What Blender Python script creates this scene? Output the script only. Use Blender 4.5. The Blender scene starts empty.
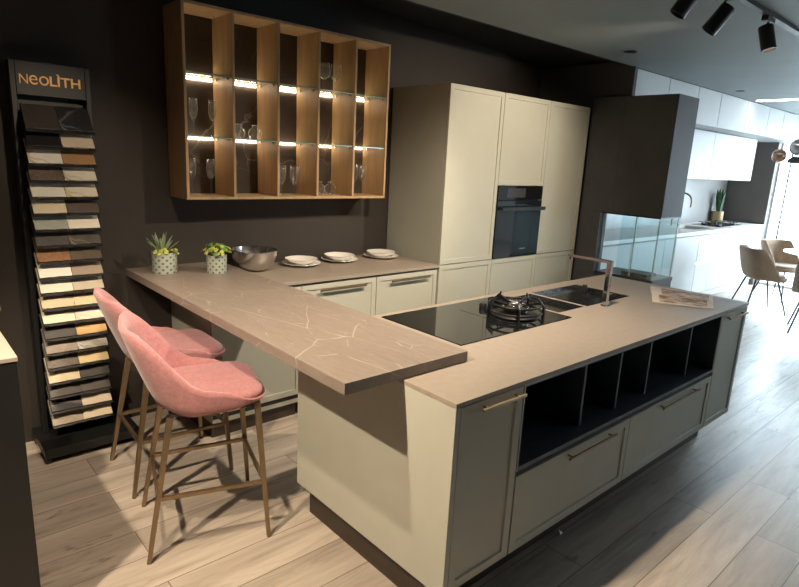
import bpy, bmesh, math, random
from mathutils import Vector, Matrix
random.seed(7)
sc = bpy.context.scene
C = sc.collection
PI = math.pi
R = math.radians

# ------------------------------------------------------------------ materials
def new_mat(name):
    m = bpy.data.materials.new(name); m.use_nodes = True
    nt = m.node_tree; b = nt.nodes['Principled BSDF']
    return m, nt, b
def N(nt, t, **kw):
    n = nt.nodes.new(t)
    for k, v in kw.items():
        if k in n.inputs.keys(): n.inputs[k].default_value = v
        else: setattr(n, k, v)
    return n
def col(c): return (c[0], c[1], c[2], 1.0)
def ramp(nt, fac, stops):
    r = nt.nodes.new('ShaderNodeValToRGB'); e = r.color_ramp.elements
    e[0].position, e[0].color = stops[0][0], col(stops[0][1])
    e[1].position, e[1].color = stops[-1][0], col(stops[-1][1])
    for p, c in stops[1:-1]:
        x = e.new(p); x.color = col(c)
    nt.links.new(fac, r.inputs[0]); return r
def mixc(nt, fac, a, b):
    m = nt.nodes.new('ShaderNodeMix'); m.data_type = 'RGBA'
    for sock, v in ((m.inputs[0], fac), (m.inputs[6], a), (m.inputs[7], b)):
        if hasattr(v, 'is_linked') or hasattr(v, 'links'): nt.links.new(v, sock)
        elif isinstance(v, (int, float)): sock.default_value = v
        else: sock.default_value = col(v)
    return m.outputs[2]
def coords(nt, scale=(1, 1, 1), rot=(0, 0, 0)):
    tc = nt.nodes.new('ShaderNodeTexCoord'); mp = nt.nodes.new('ShaderNodeMapping')
    mp.inputs['Scale'].default_value = scale; mp.inputs['Rotation'].default_value = rot
    nt.links.new(tc.outputs['Object'], mp.inputs[0]); return mp.outputs[0]
def noise(nt, vec, scale, detail=4, rough=.55, dist=0):
    n = N(nt, 'ShaderNodeTexNoise', Scale=scale, Detail=detail, Roughness=rough, Distortion=dist)
    nt.links.new(vec, n.inputs['Vector']); return n
def bump(nt, b, h, strength=.1, dist=.01):
    n = N(nt, 'ShaderNodeBump', Strength=strength, Distance=dist)
    nt.links.new(h, n.inputs['Height']); nt.links.new(n.outputs[0], b.inputs['Normal'])
def plain(name, c, rough=.5, metal=0, var=.06, vscale=8, spec=.5, bmp=0, coat=0):
    m, nt, b = new_mat(name)
    v = coords(nt); n = noise(nt, v, vscale)
    lo = [max(0, x*(1-var)) for x in c]; hi = [min(1, x*(1+var)) for x in c]
    r = ramp(nt, n.outputs['Fac'], [(.3, lo), (.7, hi)])
    nt.links.new(r.outputs[0], b.inputs['Base Color'])
    b.inputs['Roughness'].default_value = rough; b.inputs['Metallic'].default_value = metal
    b.inputs['Specular IOR Level'].default_value = spec
    b.inputs['Coat Weight'].default_value = coat
    if bmp:
        n2 = noise(nt, v, 90, 3); bump(nt, b, n2.outputs['Fac'], bmp, .002)
    return m
def wood(name, c1, c2, scale=(3, 3, 22), rough=.45):
    m, nt, b = new_mat(name)
    v = coords(nt, scale)
    n = noise(nt, v, 3, 6, .65, .6)
    r = ramp(nt, n.outputs['Fac'], [(.3, c1), (.7, c2)])
    nt.links.new(r.outputs[0], b.inputs['Base Color']); b.inputs['Roughness'].default_value = rough
    bump(nt, b, n.outputs['Fac'], .05, .002)
    return m
def marble(name, base, dark, vein, vscale=2.2, width=.02, rough=.4, amount=.5, stretch=(1, 1, 1), rot=(0, 0, .6), cloud=4, dist=.16):
    m, nt, b = new_mat(name)
    v = coords(nt, stretch, rot)
    n = noise(nt, v, cloud, 6, .65)
    basec = ramp(nt, n.outputs['Fac'], [(.3, dark), (.7, base)]).outputs[0]
    nd = noise(nt, v, 3.0, 4, .6)
    add = nt.nodes.new('ShaderNodeMix'); add.data_type = 'VECTOR'; add.inputs[0].default_value = dist
    nt.links.new(v, add.inputs[4]); nt.links.new(nd.outputs['Color'], add.inputs[5])
    vo = N(nt, 'ShaderNodeTexVoronoi', feature='DISTANCE_TO_EDGE', Scale=vscale)
    nt.links.new(add.outputs[1], vo.inputs['Vector'])
    vr = ramp(nt, vo.outputs['Distance'], [(0, (1, 1, 1)), (width, (0, 0, 0))])
    mk = noise(nt, v, 1.7, 2); mr = ramp(nt, mk.outputs['Fac'], [(.62-.3*amount, (0, 0, 0)), (.72-.2*amount, (1, 1, 1))])
    mul = N(nt, 'ShaderNodeMath', operation='MULTIPLY')
    nt.links.new(vr.outputs[0], mul.inputs[0]); nt.links.new(mr.outputs[0], mul.inputs[1])
    nt.links.new(mixc(nt, mul.outputs[0], basec, vein), b.inputs['Base Color'])
    b.inputs['Roughness'].default_value = rough
    return m
def emis(name, c, s):
    m, nt, b = new_mat(name)
    b.inputs['Base Color'].default_value = col(c)
    b.inputs['Emission Color'].default_value = col(c); b.inputs['Emission Strength'].default_value = s
    return m
def glassy(name, tint=(1, 1, 1), ior=1.45, refl=1.0):
    m = bpy.data.materials.new(name); m.use_nodes = True; nt = m.node_tree
    for n in list(nt.nodes): nt.nodes.remove(n)
    out = nt.nodes.new('ShaderNodeOutputMaterial'); t = nt.nodes.new('ShaderNodeBsdfTransparent')
    t.inputs[0].default_value = col(tint); g = nt.nodes.new('ShaderNodeBsdfGlossy'); g.inputs['Roughness'].default_value = .02
    f = N(nt, 'ShaderNodeFresnel', IOR=ior); mx = nt.nodes.new('ShaderNodeMixShader')
    mu = N(nt, 'ShaderNodeMath', operation='MULTIPLY'); mu.inputs[1].default_value = refl
    ge = nt.nodes.new('ShaderNodeNewGeometry'); io = nt.nodes.new('ShaderNodeMix'); io.data_type = 'FLOAT'
    nt.links.new(ge.outputs['Backfacing'], io.inputs[0]); io.inputs[2].default_value = ior; io.inputs[3].default_value = 1/ior
    nt.links.new(io.outputs[0], f.inputs['IOR'])
    nt.links.new(f.outputs[0], mu.inputs[0]); nt.links.new(mu.outputs[0], mx.inputs[0])
    nt.links.new(t.outputs[0], mx.inputs[1]); nt.links.new(g.outputs[0], mx.inputs[2])
    nt.links.new(mx.outputs[0], out.inputs[0]); return m
def real_glass(name, c=(1, 1, 1)):
    m, nt, b = new_mat(name)
    b.inputs['Base Color'].default_value = col(c); b.inputs['Roughness'].default_value = .0
    b.inputs['Transmission Weight'].default_value = 1; b.inputs['IOR'].default_value = 1.45
    return m
def glassware():
    m = glassy('clear_glass_rim_glint', (.97, .98, .98), 1.5, 1.3); nt = m.node_tree
    g = next(n for n in nt.nodes if n.type == 'BSDF_GLOSSY'); g.inputs['Roughness'].default_value = .18
    out = next(n for n in nt.nodes if n.type == 'OUTPUT_MATERIAL'); mx = next(n for n in nt.nodes if n.type == 'MIX_SHADER')
    d = nt.nodes.new('ShaderNodeBsdfTranslucent'); d.inputs[0].default_value = (1, 1, 1, 1)
    m2 = nt.nodes.new('ShaderNodeMixShader'); lw = nt.nodes.new('ShaderNodeLayerWeight'); lw.inputs[0].default_value = .5
    rr = ramp(nt, lw.outputs['Facing'], [(.55, (.015, .015, .015)), (.97, (.55, .55, .55))]); nt.links.new(rr.outputs[0], m2.inputs[0])  # pale tint at grazing edges, painted in for bright rim glints
    nt.links.new(mx.outputs[0], m2.inputs[1]); nt.links.new(d.outputs[0], m2.inputs[2]); nt.links.new(m2.outputs[0], out.inputs[0])
    return m
def fabric(name, c, sheen=.4):
    m, nt, b = new_mat(name)
    v = coords(nt); n = noise(nt, v, 60, 5, .7); n0 = noise(nt, v, 9, 3)
    r = ramp(nt, n.outputs['Fac'], [(.3, [x*.82 for x in c]), (.7, [min(1, x*1.12) for x in c])])
    r2 = ramp(nt, n0.outputs['Fac'], [(.3, (.9, .9, .9)), (.7, (1, 1, 1))])
    mm = nt.nodes.new('ShaderNodeMix'); mm.data_type = 'RGBA'; mm.blend_type = 'MULTIPLY'; mm.inputs[0].default_value = 1
    nt.links.new(r.outputs[0], mm.inputs[6]); nt.links.new(r2.outputs[0], mm.inputs[7])
    nt.links.new(mm.outputs[2], b.inputs['Base Color'])
    b.inputs['Roughness'].default_value = .9; b.inputs['Sheen Weight'].default_value = sheen
    n3 = noise(nt, v, 420, 2); bump(nt, b, n3.outputs['Fac'], .25, .001)
    return m
def floor_mat():
    m, nt, b = new_mat('oak_plank_floor')
    tc = nt.nodes.new('ShaderNodeTexCoord')
    br = N(nt, 'ShaderNodeTexBrick', Scale=1.0, offset=.37, offset_frequency=2)
    br.inputs['Color1'].default_value = (0, 0, 0, 1); br.inputs['Color2'].default_value = (1, 1, 1, 1)
    br.inputs['Mortar'].default_value = (.5, .5, .5, 1)
    br.inputs['Mortar Size'].default_value = .0022; br.inputs['Mortar Smooth'].default_value = .1
    br.inputs['Brick Width'].default_value = 1.38; br.inputs['Row Height'].default_value = .195; br.inputs['Bias'].default_value = 0
    nt.links.new(tc.outputs['Object'], br.inputs['Vector'])
    # shift grain per plank
    mp = nt.nodes.new('ShaderNodeMapping'); mp.inputs['Scale'].default_value = (1.0, 9.0, 1.0)
    nt.links.new(tc.outputs['Object'], mp.inputs[0])
    ad = N(nt, 'ShaderNodeVectorMath', operation='ADD'); sc_ = N(nt, 'ShaderNodeVectorMath', operation='SCALE'); sc_.inputs['Scale'].default_value = 13.0
    nt.links.new(br.outputs['Color'], sc_.inputs[0]); nt.links.new(mp.outputs[0], ad.inputs[0]); nt.links.new(sc_.outputs[0], ad.inputs[1])
    g = noise(nt, ad.outputs[0], 2.2, 9, .68, .9)
    g2 = noise(nt, ad.outputs[0], .9, 3, .5, .3)
    c1 = ramp(nt, g.outputs['Fac'], [(.26, (.33, .275, .225)), (.44, (.50, .44, .38)), (.6, (.59, .53, .46)), (.78, (.65, .59, .52))]).outputs[0]
    c2 = ramp(nt, g2.outputs['Fac'], [(.3, (.74, .72, .70)), (.7, (1.08, 1.08, 1.08))]).outputs[0]
    c3 = ramp(nt, br.outputs['Color'], [(0, (.84, .83, .83)), (1, (1.08, 1.07, 1.05))]).outputs[0]
    def mul(a, b_):
        x = nt.nodes.new('ShaderNodeMix'); x.data_type = 'RGBA'; x.blend_type = 'MULTIPLY'; x.inputs[0].default_value = 1
        nt.links.new(a, x.inputs[6]); nt.links.new(b_, x.inputs[7]); return x.outputs[2]
    c = mul(mul(c1, c2), c3)
    # knots and splits
    mp2 = nt.nodes.new('ShaderNodeMapping'); mp2.inputs['Scale'].default_value = (1.6, 6.0, 1.0)
    nt.links.new(tc.outputs['Object'], mp2.inputs[0])
    nd = noise(nt, mp2.outputs[0], 4, 4); av = N(nt, 'ShaderNodeVectorMath', operation='ADD')
    nt.links.new(mp2.outputs[0], av.inputs[0]); nt.links.new(nd.outputs['Color'], av.inputs[1])
    vo = N(nt, 'ShaderNodeTexVoronoi', Scale=1.15); nt.links.new(av.outputs[0], vo.inputs['Vector'])
    kr = ramp(nt, vo.outputs['Distance'], [(.02, (1, 1, 1)), (.16, (0, 0, 0))])
    c = mixc(nt, kr.outputs[0], c, (.22, .15, .11))
    c = mixc(nt, br.outputs['Fac'], c, (.20, .15, .12))
    nt.links.new(c, b.inputs['Base Color'])
    rr = ramp(nt, g.outputs['Fac'], [(.3, (.40, .40, .40)), (.7, (.30, .30, .30))])
    nt.links.new(rr.outputs[0], b.inputs['Roughness']); b.inputs['Specular IOR Level'].default_value = .5
    h = N(nt, 'ShaderNodeMath', operation='SUBTRACT'); nt.links.new(g.outputs['Fac'], h.inputs[0]); nt.links.new(br.outputs['Fac'], h.inputs[1])
    bump(nt, b, h.outputs[0], .12, .003)
    return m

def bar_stone():
    m, nt, b = new_mat('taupe_veined_stone')
    v = coords(nt, (1, 1, 1), (0, 0, .35)); vs = coords(nt, (9, 1.6, 5), (0, 0, .35))
    n = noise(nt, vs, 5, 8, .75, 1.2)
    c = ramp(nt, n.outputs['Fac'], [(.30, (.195, .160, .134)), (.5, (.232, .192, .162)), (.70, (.268, .226, .192))]).outputs[0]
    for sc_, wd, rot, vc, th in ((3.6, .006, .9, (.46, .40, .345), .50), (7.5, .014, -.5, (.40, .345, .295), .56)):
        vv = coords(nt, (1.0, .42, 1), (0, 0, rot)); nd = noise(nt, vv, 3.5, 3)
        add = nt.nodes.new('ShaderNodeMix'); add.data_type = 'VECTOR'; add.inputs[0].default_value = .045
        nt.links.new(vv, add.inputs[4]); nt.links.new(nd.outputs['Color'], add.inputs[5])
        vo = N(nt, 'ShaderNodeTexVoronoi', feature='DISTANCE_TO_EDGE', Scale=sc_); nt.links.new(add.outputs[1], vo.inputs['Vector'])
        vr = ramp(nt, vo.outputs['Distance'], [(0, (1, 1, 1)), (wd, (0, 0, 0))])
        mk = noise(nt, v, 5.0*(1 if sc_ < 5 else 1.7), 2); mr = ramp(nt, mk.outputs['Fac'], [(th-.04, (0, 0, 0)), (th+.05, (1, 1, 1))])
        mul = N(nt, 'ShaderNodeMath', operation='MULTIPLY'); nt.links.new(vr.outputs[0], mul.inputs[0]); nt.links.new(mr.outputs[0], mul.inputs[1])
        c = mixc(nt, mul.outputs[0], c, vc)
    nt.links.new(c, b.inputs['Base Color']); b.inputs['Roughness'].default_value = .42
    bump(nt, b, n.outputs['Fac'], .08, .002)
    return m
M = {}
M['floor'] = floor_mat()
M['wall'] = plain('dark_brown_wall', (.034, .028, .024), .75, var=.1, vscale=3, bmp=.1)
M['wall_white'] = plain('white_wall', (.8, .82, .83), .7, var=.02)
M['ceiling'] = plain('dark_grey_ceiling', (.19, .225, .24), .6, var=.05, vscale=2)
M['ceiling_dark'] = plain('black_ceiling_strip', (.028, .032, .036), .85, var=.05, vscale=2)
M['sage'] = plain('sage_lacquer', (.47, .475, .405), .42, var=.02, spec=.4)
M['carcass'] = plain('sage_lacquer_carcass', (.44, .445, .38), .5, var=.02, spec=.4)
M['gap'] = plain('painted_gap_shade', (.05, .048, .045), .6)  # dark colour standing in for shade between cabinet fronts
M['plinth'] = plain('brown_plinth', (.055, .038, .027), .5, var=.1)
M['top'] = plain('taupe_worktop', (.325, .276, .226), .40, var=.05, vscale=30)
M['top_edge'] = plain('taupe_worktop_edge', (.42, .36, .31), .45)
M['bar'] = bar_stone()
M['backmarble'] = marble('dark_veined_stone', (.085, .067, .055), (.045, .036, .03), (.35, .31, .27), 2.6, .008, .34, .7, (1, 1, 1), (0, .5, .4), 5)
M['oak'] = wood('honey_oak', (.37, .235, .115), (.50, .335, .18), (6, 6, .8))
M['bronze'] = plain('bronze_metal', (.32, .235, .145), .38, .85, .08)
M['gold'] = plain('brushed_gold', (.62, .46, .28), .32, 1)
M['orange'] = plain('orange_gold_lettering', (.95, .52, .15), .4, .1)
M['darkmetal'] = plain('dark_metal', (.05, .052, .055), .4, .6)
M['black'] = plain('black_plastic', (.012, .012, .013), .4)
M['blackstand'] = plain('black_stand_paint', (.010, .011, .0115), .45)
M['blackglass'] = plain('black_glass', (.008, .009, .010), .045, spec=.7, var=0)
M['oven_glass'] = plain('blue_black_glass', (.01, .014, .02), .06, spec=.9, var=0)
M['steel'] = plain('brushed_steel', (.62, .60, .58), .22, 1, .05)
M['chrome'] = plain('chrome', (.55, .55, .56), .1, 1, .02)
M['iron'] = plain('cast_iron', (.03, .03, .032), .42, .5)
M['sinkdark'] = plain('dark_sink_finish', (.012, .013, .015), .15)
M['niche'] = plain('dark_blue_grey_board', (.065, .075, .095), .35)
M['pink'] = fabric('pink_fabric', (.52, .23, .24), .35)
M['brownfab'] = fabric('tan_fabric', (.40, .27, .18), .3)
M['white'] = plain('white_ceramic', (.90, .88, .84), .25, var=.01)
M['whitelac'] = plain('white_lacquer', (.68, .70, .71), .5, var=.01)
M['whitecarc'] = plain('pale_grey_carcass', (.30, .31, .32), .5)
M['whitetop'] = plain('white_stone_top', (.78, .76, .73), .35)
M['greywall'] = plain('taupe_grey_panel', (.135, .118, .108), .6, var=.06, vscale=4, bmp=.06)
M['greylight'] = plain('light_grey_splashback', (.30, .29, .28), .35, var=.03)
M['hood'] = plain('grey_brown_plaster', (.082, .080, .083), .65, var=.08, vscale=5, bmp=.08)
M['leaf'] = plain('green_leaf', (.10, .22, .05), .45, var=.35, vscale=20)
M['leaf_yellow'] = plain('yellow_green_leaf', (.42, .45, .10), .45, var=.3, vscale=30)
M['leaf_grey'] = plain('grey_green_leaf', (.22, .30, .16), .45, var=.2, vscale=30)
M['leaf_dark'] = plain('dark_green_leaf', (.03, .09, .03), .4, var=.3, vscale=20)
M['leaf_out'] = plain('outdoor_leaf', (.022, .05, .018), .6, var=.5, vscale=20)
M['soil'] = plain('soil', (.04, .028, .02), .9)
M['brass_pot'] = plain('tan_pot', (.50, .36, .20), .35, .3)
M['glass'] = glassware()
M['shelfglass'] = glassy('green_edged_glass', (.90, .97, .93), 1.5)
M['pane'] = glassy('fire_glass', (.90, .96, .97), 1.5)
M['window_glass'] = glassy('window_pane', (.97, .99, 1), 1.45, .6)
M['glassedge'] = plain('green_glass_edge', (.25, .42, .36), .15)
M['led'] = emis('warm_led', (1, .80, .55), 28)
M['ledcool'] = emis('cool_led', (.93, .97, 1), 12)
M['lampface'] = emis('warm_lamp_face', (1, .78, .5), 12)
M['smoke'] = plain('bronze_mirror_glass', (.38, .22, .16), .08, .7)
M['smoke2'] = plain('grey_mirror_glass', (.5, .46, .46), .08, .7)
M['frame'] = plain('white_window_frame', (.8, .8, .8), .5)
M['ground'] = plain('pale_ground', (.6, .6, .58), .8)
M['goldobj'] = plain('golden_speckle', (.36, .24, .10), .5, .3, .5, 60, bmp=.6)
M['display'] = plain('oven_display', (.05, .055, .065), .15)

def pot_mat():
    m, nt, b = new_mat('patterned_ceramic')
    tc = nt.nodes.new('ShaderNodeTexCoord'); s = nt.nodes.new('ShaderNodeSeparateXYZ')
    nt.links.new(tc.outputs['Object'], s.inputs[0])
    at = N(nt, 'ShaderNodeMath', operation='ARCTAN2'); nt.links.new(s.outputs[1], at.inputs[0]); nt.links.new(s.outputs[0], at.inputs[1])
    a = N(nt, 'ShaderNodeMath', operation='MULTIPLY'); nt.links.new(at.outputs[0], a.inputs[0]); a.inputs[1].default_value = 20/(2*PI)*2*PI/2
    z = N(nt, 'ShaderNodeMath', operation='MULTIPLY'); nt.links.new(s.outputs[2], z.inputs[0]); z.inputs[1].default_value = 175
    si = N(nt, 'ShaderNodeMath', operation='SINE'); co = N(nt, 'ShaderNodeMath', operation='SINE')
    nt.links.new(a.outputs[0], si.inputs[0]); nt.links.new(z.outputs[0], co.inputs[0])
    p = N(nt, 'ShaderNodeMath', operation='MULTIPLY'); nt.links.new(si.outputs[0], p.inputs[0]); nt.links.new(co.outputs[0], p.inputs[1])
    r = ramp(nt, p.outputs[0], [(.48, (.40, .44, .36)), (.58, (.09, .12, .14))])
    nt.links.new(r.outputs[0], b.inputs['Base Color']); b.inputs['Roughness'].default_value = .4
    return m
M['pot'] = pot_mat()

# ------------------------------------------------------------------ mesh builder
class MB:
    def __init__(s): s.bm = bmesh.new()
    def box(s, x0, x1, y0, y1, z0, z1, mtx=None):
        vs = [s.bm.verts.new(Vector(p) if mtx is None else mtx @ Vector(p)) for p in
              ((x0,y0,z0),(x1,y0,z0),(x1,y1,z0),(x0,y1,z0),(x0,y0,z1),(x1,y0,z1),(x1,y1,z1),(x0,y1,z1))]
        for f in ((0,3,2,1),(4,5,6,7),(0,1,5,4),(1,2,6,5),(2,3,7,6),(3,0,4,7)): s.bm.faces.new([vs[i] for i in f])
        return s
    def prism(s, pts, z0, z1, mtx=None):
        T = (lambda p: Vector(p)) if mtx is None else (lambda p: mtx @ Vector(p))
        a = [s.bm.verts.new(T((x, y, z0))) for x, y in pts]; b = [s.bm.verts.new(T((x, y, z1))) for x, y in pts]
        n = len(pts); s.bm.faces.new(a[::-1]); s.bm.faces.new(b)
        for i in range(n): s.bm.faces.new([a[i], a[(i+1)%n], b[(i+1)%n], b[i]])
        return s
    def lathe(s, prof, n=32, c=(0,0,0), mtx=None, closed=False):
        c = Vector(c); rings = []
        for r, z in prof:
            if r < 1e-6:
                p = c+Vector((0,0,z)); rings.append([s.bm.verts.new(p if mtx is None else mtx @ p)])
            else:
                ring = []
                for i in range(n):
                    p = c+Vector((r*math.cos(2*PI*i/n), r*math.sin(2*PI*i/n), z))
                    ring.append(s.bm.verts.new(p if mtx is None else mtx @ p))
                rings.append(ring)
        seq = list(zip(rings, rings[1:]))
        if closed: seq.append((rings[-1], rings[0]))
        for a, b in seq:
            for i in range(n):
                j = (i+1) % n
                if len(a) == 1 and len(b) == 1: continue
                if len(a) == 1: s.bm.faces.new([a[0], b[i], b[j]])
                elif len(b) == 1: s.bm.faces.new([a[i], a[j], b[0]])
                else: s.bm.faces.new([a[i], a[j], b[j], b[i]])
        return s
    def tube(s, pts, r, n=10, caps=True, square=False, radii=None):
        pts = [Vector(p) for p in pts]; rings = []
        up0 = None
        for i, p in enumerate(pts):
            d = (pts[min(i+1, len(pts)-1)]-pts[max(i-1, 0)]).normalized()
            if up0 is None:
                up0 = Vector((0,0,1)) if abs(d.z) < .9 else Vector((1,0,0))
            x = d.cross(up0).normalized(); y = d.cross(x).normalized(); up0 = -y if False else up0
            rr = radii[i] if radii else r
            ring = []
            k = 4 if square else n
            for j in range(k):
                a = 2*PI*j/k + (PI/4 if square else 0)
                q = rr*(math.sqrt(2) if square else 1)
                ring.append(s.bm.verts.new(p + x*math.cos(a)*q + y*math.sin(a)*q))
            rings.append(ring)
        k = len(rings[0])
        for a, b in zip(rings, rings[1:]):
            for i in range(k): s.bm.faces.new([a[i], a[(i+1)%k], b[(i+1)%k], b[i]])
        if caps: s.bm.faces.new(rings[0][::-1]); s.bm.faces.new(rings[-1])
        return s
    def torus(s, c, Rr, r, n=40, k=8, mtx=None):
        rings = []
        for i in range(n):
            a = 2*PI*i/n; ring = []
            for j in range(k):
                b = 2*PI*j/k
                p = Vector(c)+Vector(((Rr+r*math.cos(b))*math.cos(a), (Rr+r*math.cos(b))*math.sin(a), r*math.sin(b)))
                ring.append(s.bm.verts.new(p if mtx is None else mtx @ p))
            rings.append(ring)
        for i in range(n):
            a, b = rings[i], rings[(i+1)%n]
            for j in range(k): s.bm.faces.new([a[j], a[(j+1)%k], b[(j+1)%k], b[j]])
        return s
    def poly(s, pts):
        s.bm.faces.new([s.bm.verts.new(Vector(p)) for p in pts]); return s
    def build(s, name, mat, parent=None, smooth=False, bevel=0, seg=2, local=False):
        bmesh.ops.recalc_face_normals(s.bm, faces=s.bm.faces)
        me = bpy.data.meshes.new(name); 
        if parent is not None and not local:
            bmesh.ops.translate(s.bm, verts=s.bm.verts, vec=-wloc(parent))
        s.bm.to_mesh(me); s.bm.free()
        o = bpy.data.objects.new(name, me); C.objects.link(o)
        me.materials.append(mat)
        if parent is not None: o.parent = parent
        if smooth:
            for p in me.polygons: p.use_smooth = True
            if smooth != 'all': me.set_sharp_from_angle(angle=R(40))
        if bevel:
            b = o.modifiers.new('edge', 'BEVEL'); b.width = bevel; b.segments = seg; b.limit_method = 'ANGLE'; b.angle_limit = R(40)
        return o
def wloc(o):
    v = Vector(o.location)
    while o.parent: o = o.parent; v = v + Vector(o.location)
    return v
def tag(o, label, cat, group=None, kind=None):
    if label: o['label'] = label
    if cat: o['category'] = cat
    if group: o['group'] = group
    if kind: o['kind'] = kind
    return o
def thing(name, label, cat, loc=(0,0,0), rz=0, group=None):
    o = bpy.data.objects.new(name, None); C.objects.link(o); o.location = loc; o.rotation_euler = (0,0,rz)
    o.empty_display_size = .1
    return tag(o, label, cat, group)
def struct(name, mb, mat, label=None, **kw):
    o = mb.build(name, mat, **kw); o['kind'] = 'structure'
    if label: o['label'] = label
    return o
def box(name, mat, parent, *a, bevel=.0015, **kw):
    return MB().box(*a).build(name, mat, parent, bevel=bevel, **kw)
def copy_tree(o, parent=None):
    c = o.copy(); C.objects.link(c)
    if parent is not None: c.parent = parent
    for ch in list(o.children): copy_tree(ch, c)
    return c

def front(name, mat, parent, x0, x1, z0, z1, y, fw=.035, t=.02, rec=.007):
    """framed cabinet front facing -y; outer face at y"""
    m = MB(); bm = m.bm
    def ring(a, yy): return [bm.verts.new((x0+a, yy, z0+a)), bm.verts.new((x1-a, yy, z0+a)), bm.verts.new((x1-a, yy, z1-a)), bm.verts.new((x0+a, yy, z1-a))]
    rs = [ring(0, y+t), ring(0, y+.0015), ring(.0015, y), ring(fw, y), ring(fw+.003, y+rec)]
    bm.faces.new(rs[0])
    for a, b in zip(rs, rs[1:]):
        for i in range(4): bm.faces.new([a[i], a[(i+1)%4], b[(i+1)%4], b[i]])
    bm.faces.new(rs[-1])
    return m.build(name, mat, parent)
def gap_shade(parent, x0, x1, z0, z1, y):  # dark strip behind the fronts, paints shade into the door gaps
    return MB().box(x0+.001, x1-.001, y+.0203, y+.0217, z0, z1).build('gap_shade_strip', M['gap'], parent)
def bar_handle(parent, x0, x1, y, z, mat, name='handle', hh=.005, out=.03, label=None):
    m = MB()
    m.box(x0, x1, y-out, y-out+.009, z-hh, z+hh)
    for x in (x0+.03, x1-.03): m.box(x-.004, x+.004, y-out+.005, y+.004, z-.004, z+.004)
    o = m.build(name, mat, parent, bevel=.001)
    if label: o['label'] = label
    return o

# ------------------------------------------------------------------ camera
cam = bpy.data.cameras.new('camera'); co = bpy.data.objects.new('camera', cam); C.objects.link(co)
r_ = Vector((0.74850098, -0.66138201, 0.04816761)); u_ = Vector((0.11346727, 0.19930109, 0.97334693)); f_ = Vector((0.653354, 0.72308569, -0.22422227))
mt = Matrix((( r_.x, u_.x, -f_.x, -.674087), (r_.y, u_.y, -f_.y, -3.567065), (r_.z, u_.z, -f_.z, 1.641259), (0,0,0,1)))
co.matrix_world = mt
cam.sensor_width = 36; cam.lens = 580.09/799*36; cam.clip_start = .05; cam.clip_end = 200
sc.camera = co

# ------------------------------------------------------------------ room shell
CZ = 2.51
XL, XR, YF = -2.6, 9.6, -7.0
struct('floor', MB().box(XL-.1, XR+.1, YF-.1, .1, -.1, 0), M['floor'], 'light oak plank floor')
struct('wall_back', MB().box(XL-.1, XR, 0, .1, 0, 3.2), M['wall'], 'dark brown wall behind the counter')
struct('wall_left', MB().box(XL-.1, XL, YF, 0, 0, 3.2), M['wall'])
WA, WB, WC, WD = 6.9, 8.0, 1.1, 2.1  # unseen opening added to the front wall for cool fill light
struct('wall_front', MB().box(XL-.1, WA, YF-.1, YF, 0, 3.2).box(WB, XR+.1, YF-.1, YF, 0, 3.2).box(WA, WB, YF-.1, YF, 0, WC).box(WA, WB, YF-.1, YF, WD, 3.2), M['wall'])
a = bpy.data.lights.new('daylight_portal', 'AREA'); a.shape = 'RECTANGLE'; a.size = WB-WA; a.size_y = WD-WC; a.cycles.is_portal = True
o = bpy.data.objects.new('daylight_portal', a); C.objects.link(o); o.location = ((WA+WB)/2, YF-.02, (WC+WD)/2)
o.rotation_euler = Vector((0, 1, 0)).to_track_quat('-Z', 'Z').to_euler()
# ceiling: main slab, and raised sloping strip along the back wall
struct('ceiling', MB().box(XL-.1, XR+.1, YF-.1, -.93, CZ, CZ+.12), M['ceiling'], 'dark grey ceiling')
m = MB()
def zc(x): return 2.58+(4.2-x)*.06 if x < 4.2 else 2.58
for (xa, xb) in ((XL-.1, 4.3), (4.3, XR+.1)):
    m.poly([(xa, -.93, zc(xa)), (xb, -.93, zc(xb)), (xb, .1, zc(xb)), (xa, .1, zc(xa))])
    m.poly([(xa, -.93, zc(xa)+.1), (xb, -.93, zc(xb)+.1), (xb, .1, zc(xb)+.1), (xa, .1, zc(xa)+.1)])
struct('ceiling_back', m, M['ceiling_dark'])
struct('trim_1', MB().box(XL-.1, 4.25, -.93, -.91, CZ, 3.1), M['ceiling_dark'])
# partition between the kitchens
struct('wall_partition', MB().box(4.25, 4.30, -.84, 0, 0, 2.265).box(4.25, 4.30, -.955, 0, 2.2652, 2.56), M['hood'], 'grey brown partition wall beside the tall cabinets')
# right wall: returns, sill, header and window
struct('wall_right', MB().box(XR, XR+.12, -.64, .1, 0, 3).box(XR, XR+.12, YF, -3.1, 0, 3).box(XR, XR+.12, -3.1, -.64, 2.35, 3), M['wall_white'], 'white wall around the window')
wn = thing('window_1', None, None, (XR, -1.77, 0)); wn['kind'] = 'structure'; wn['label'] = 'tall dark framed window'
m = MB()
for y in (-1.82, -3.085): m.box(XR+.03, XR+.07, y-.010, y+.010, 0, 2.35)
m.box(XR+.03, XR+.07, -3.1, -.64, 0, .04).box(XR+.03, XR+.07, -3.1, -.64, 2.31, 2.35)
o = m.build('window_frame', M['frame'], wn); o['kind'] = 'structure'
o = MB().box(XR+.03, XR+.07, -.775, -.755, .0405, 2.3095).build('mullion', M['darkmetal'], wn); o['kind'] = 'structure'
for ya, yb in ((-.754,-.642), (-1.81,-.776), (-3.075,-1.83)):
    o = MB().box(XR+.047, XR+.053, ya, yb, .04, 2.31).build('window_pane', M['window_glass'], wn); o['kind'] = 'structure'
struct('ground', MB().box(XR+.12, 24, -16, 8, -.12, -.02), M['ground'])

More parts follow.
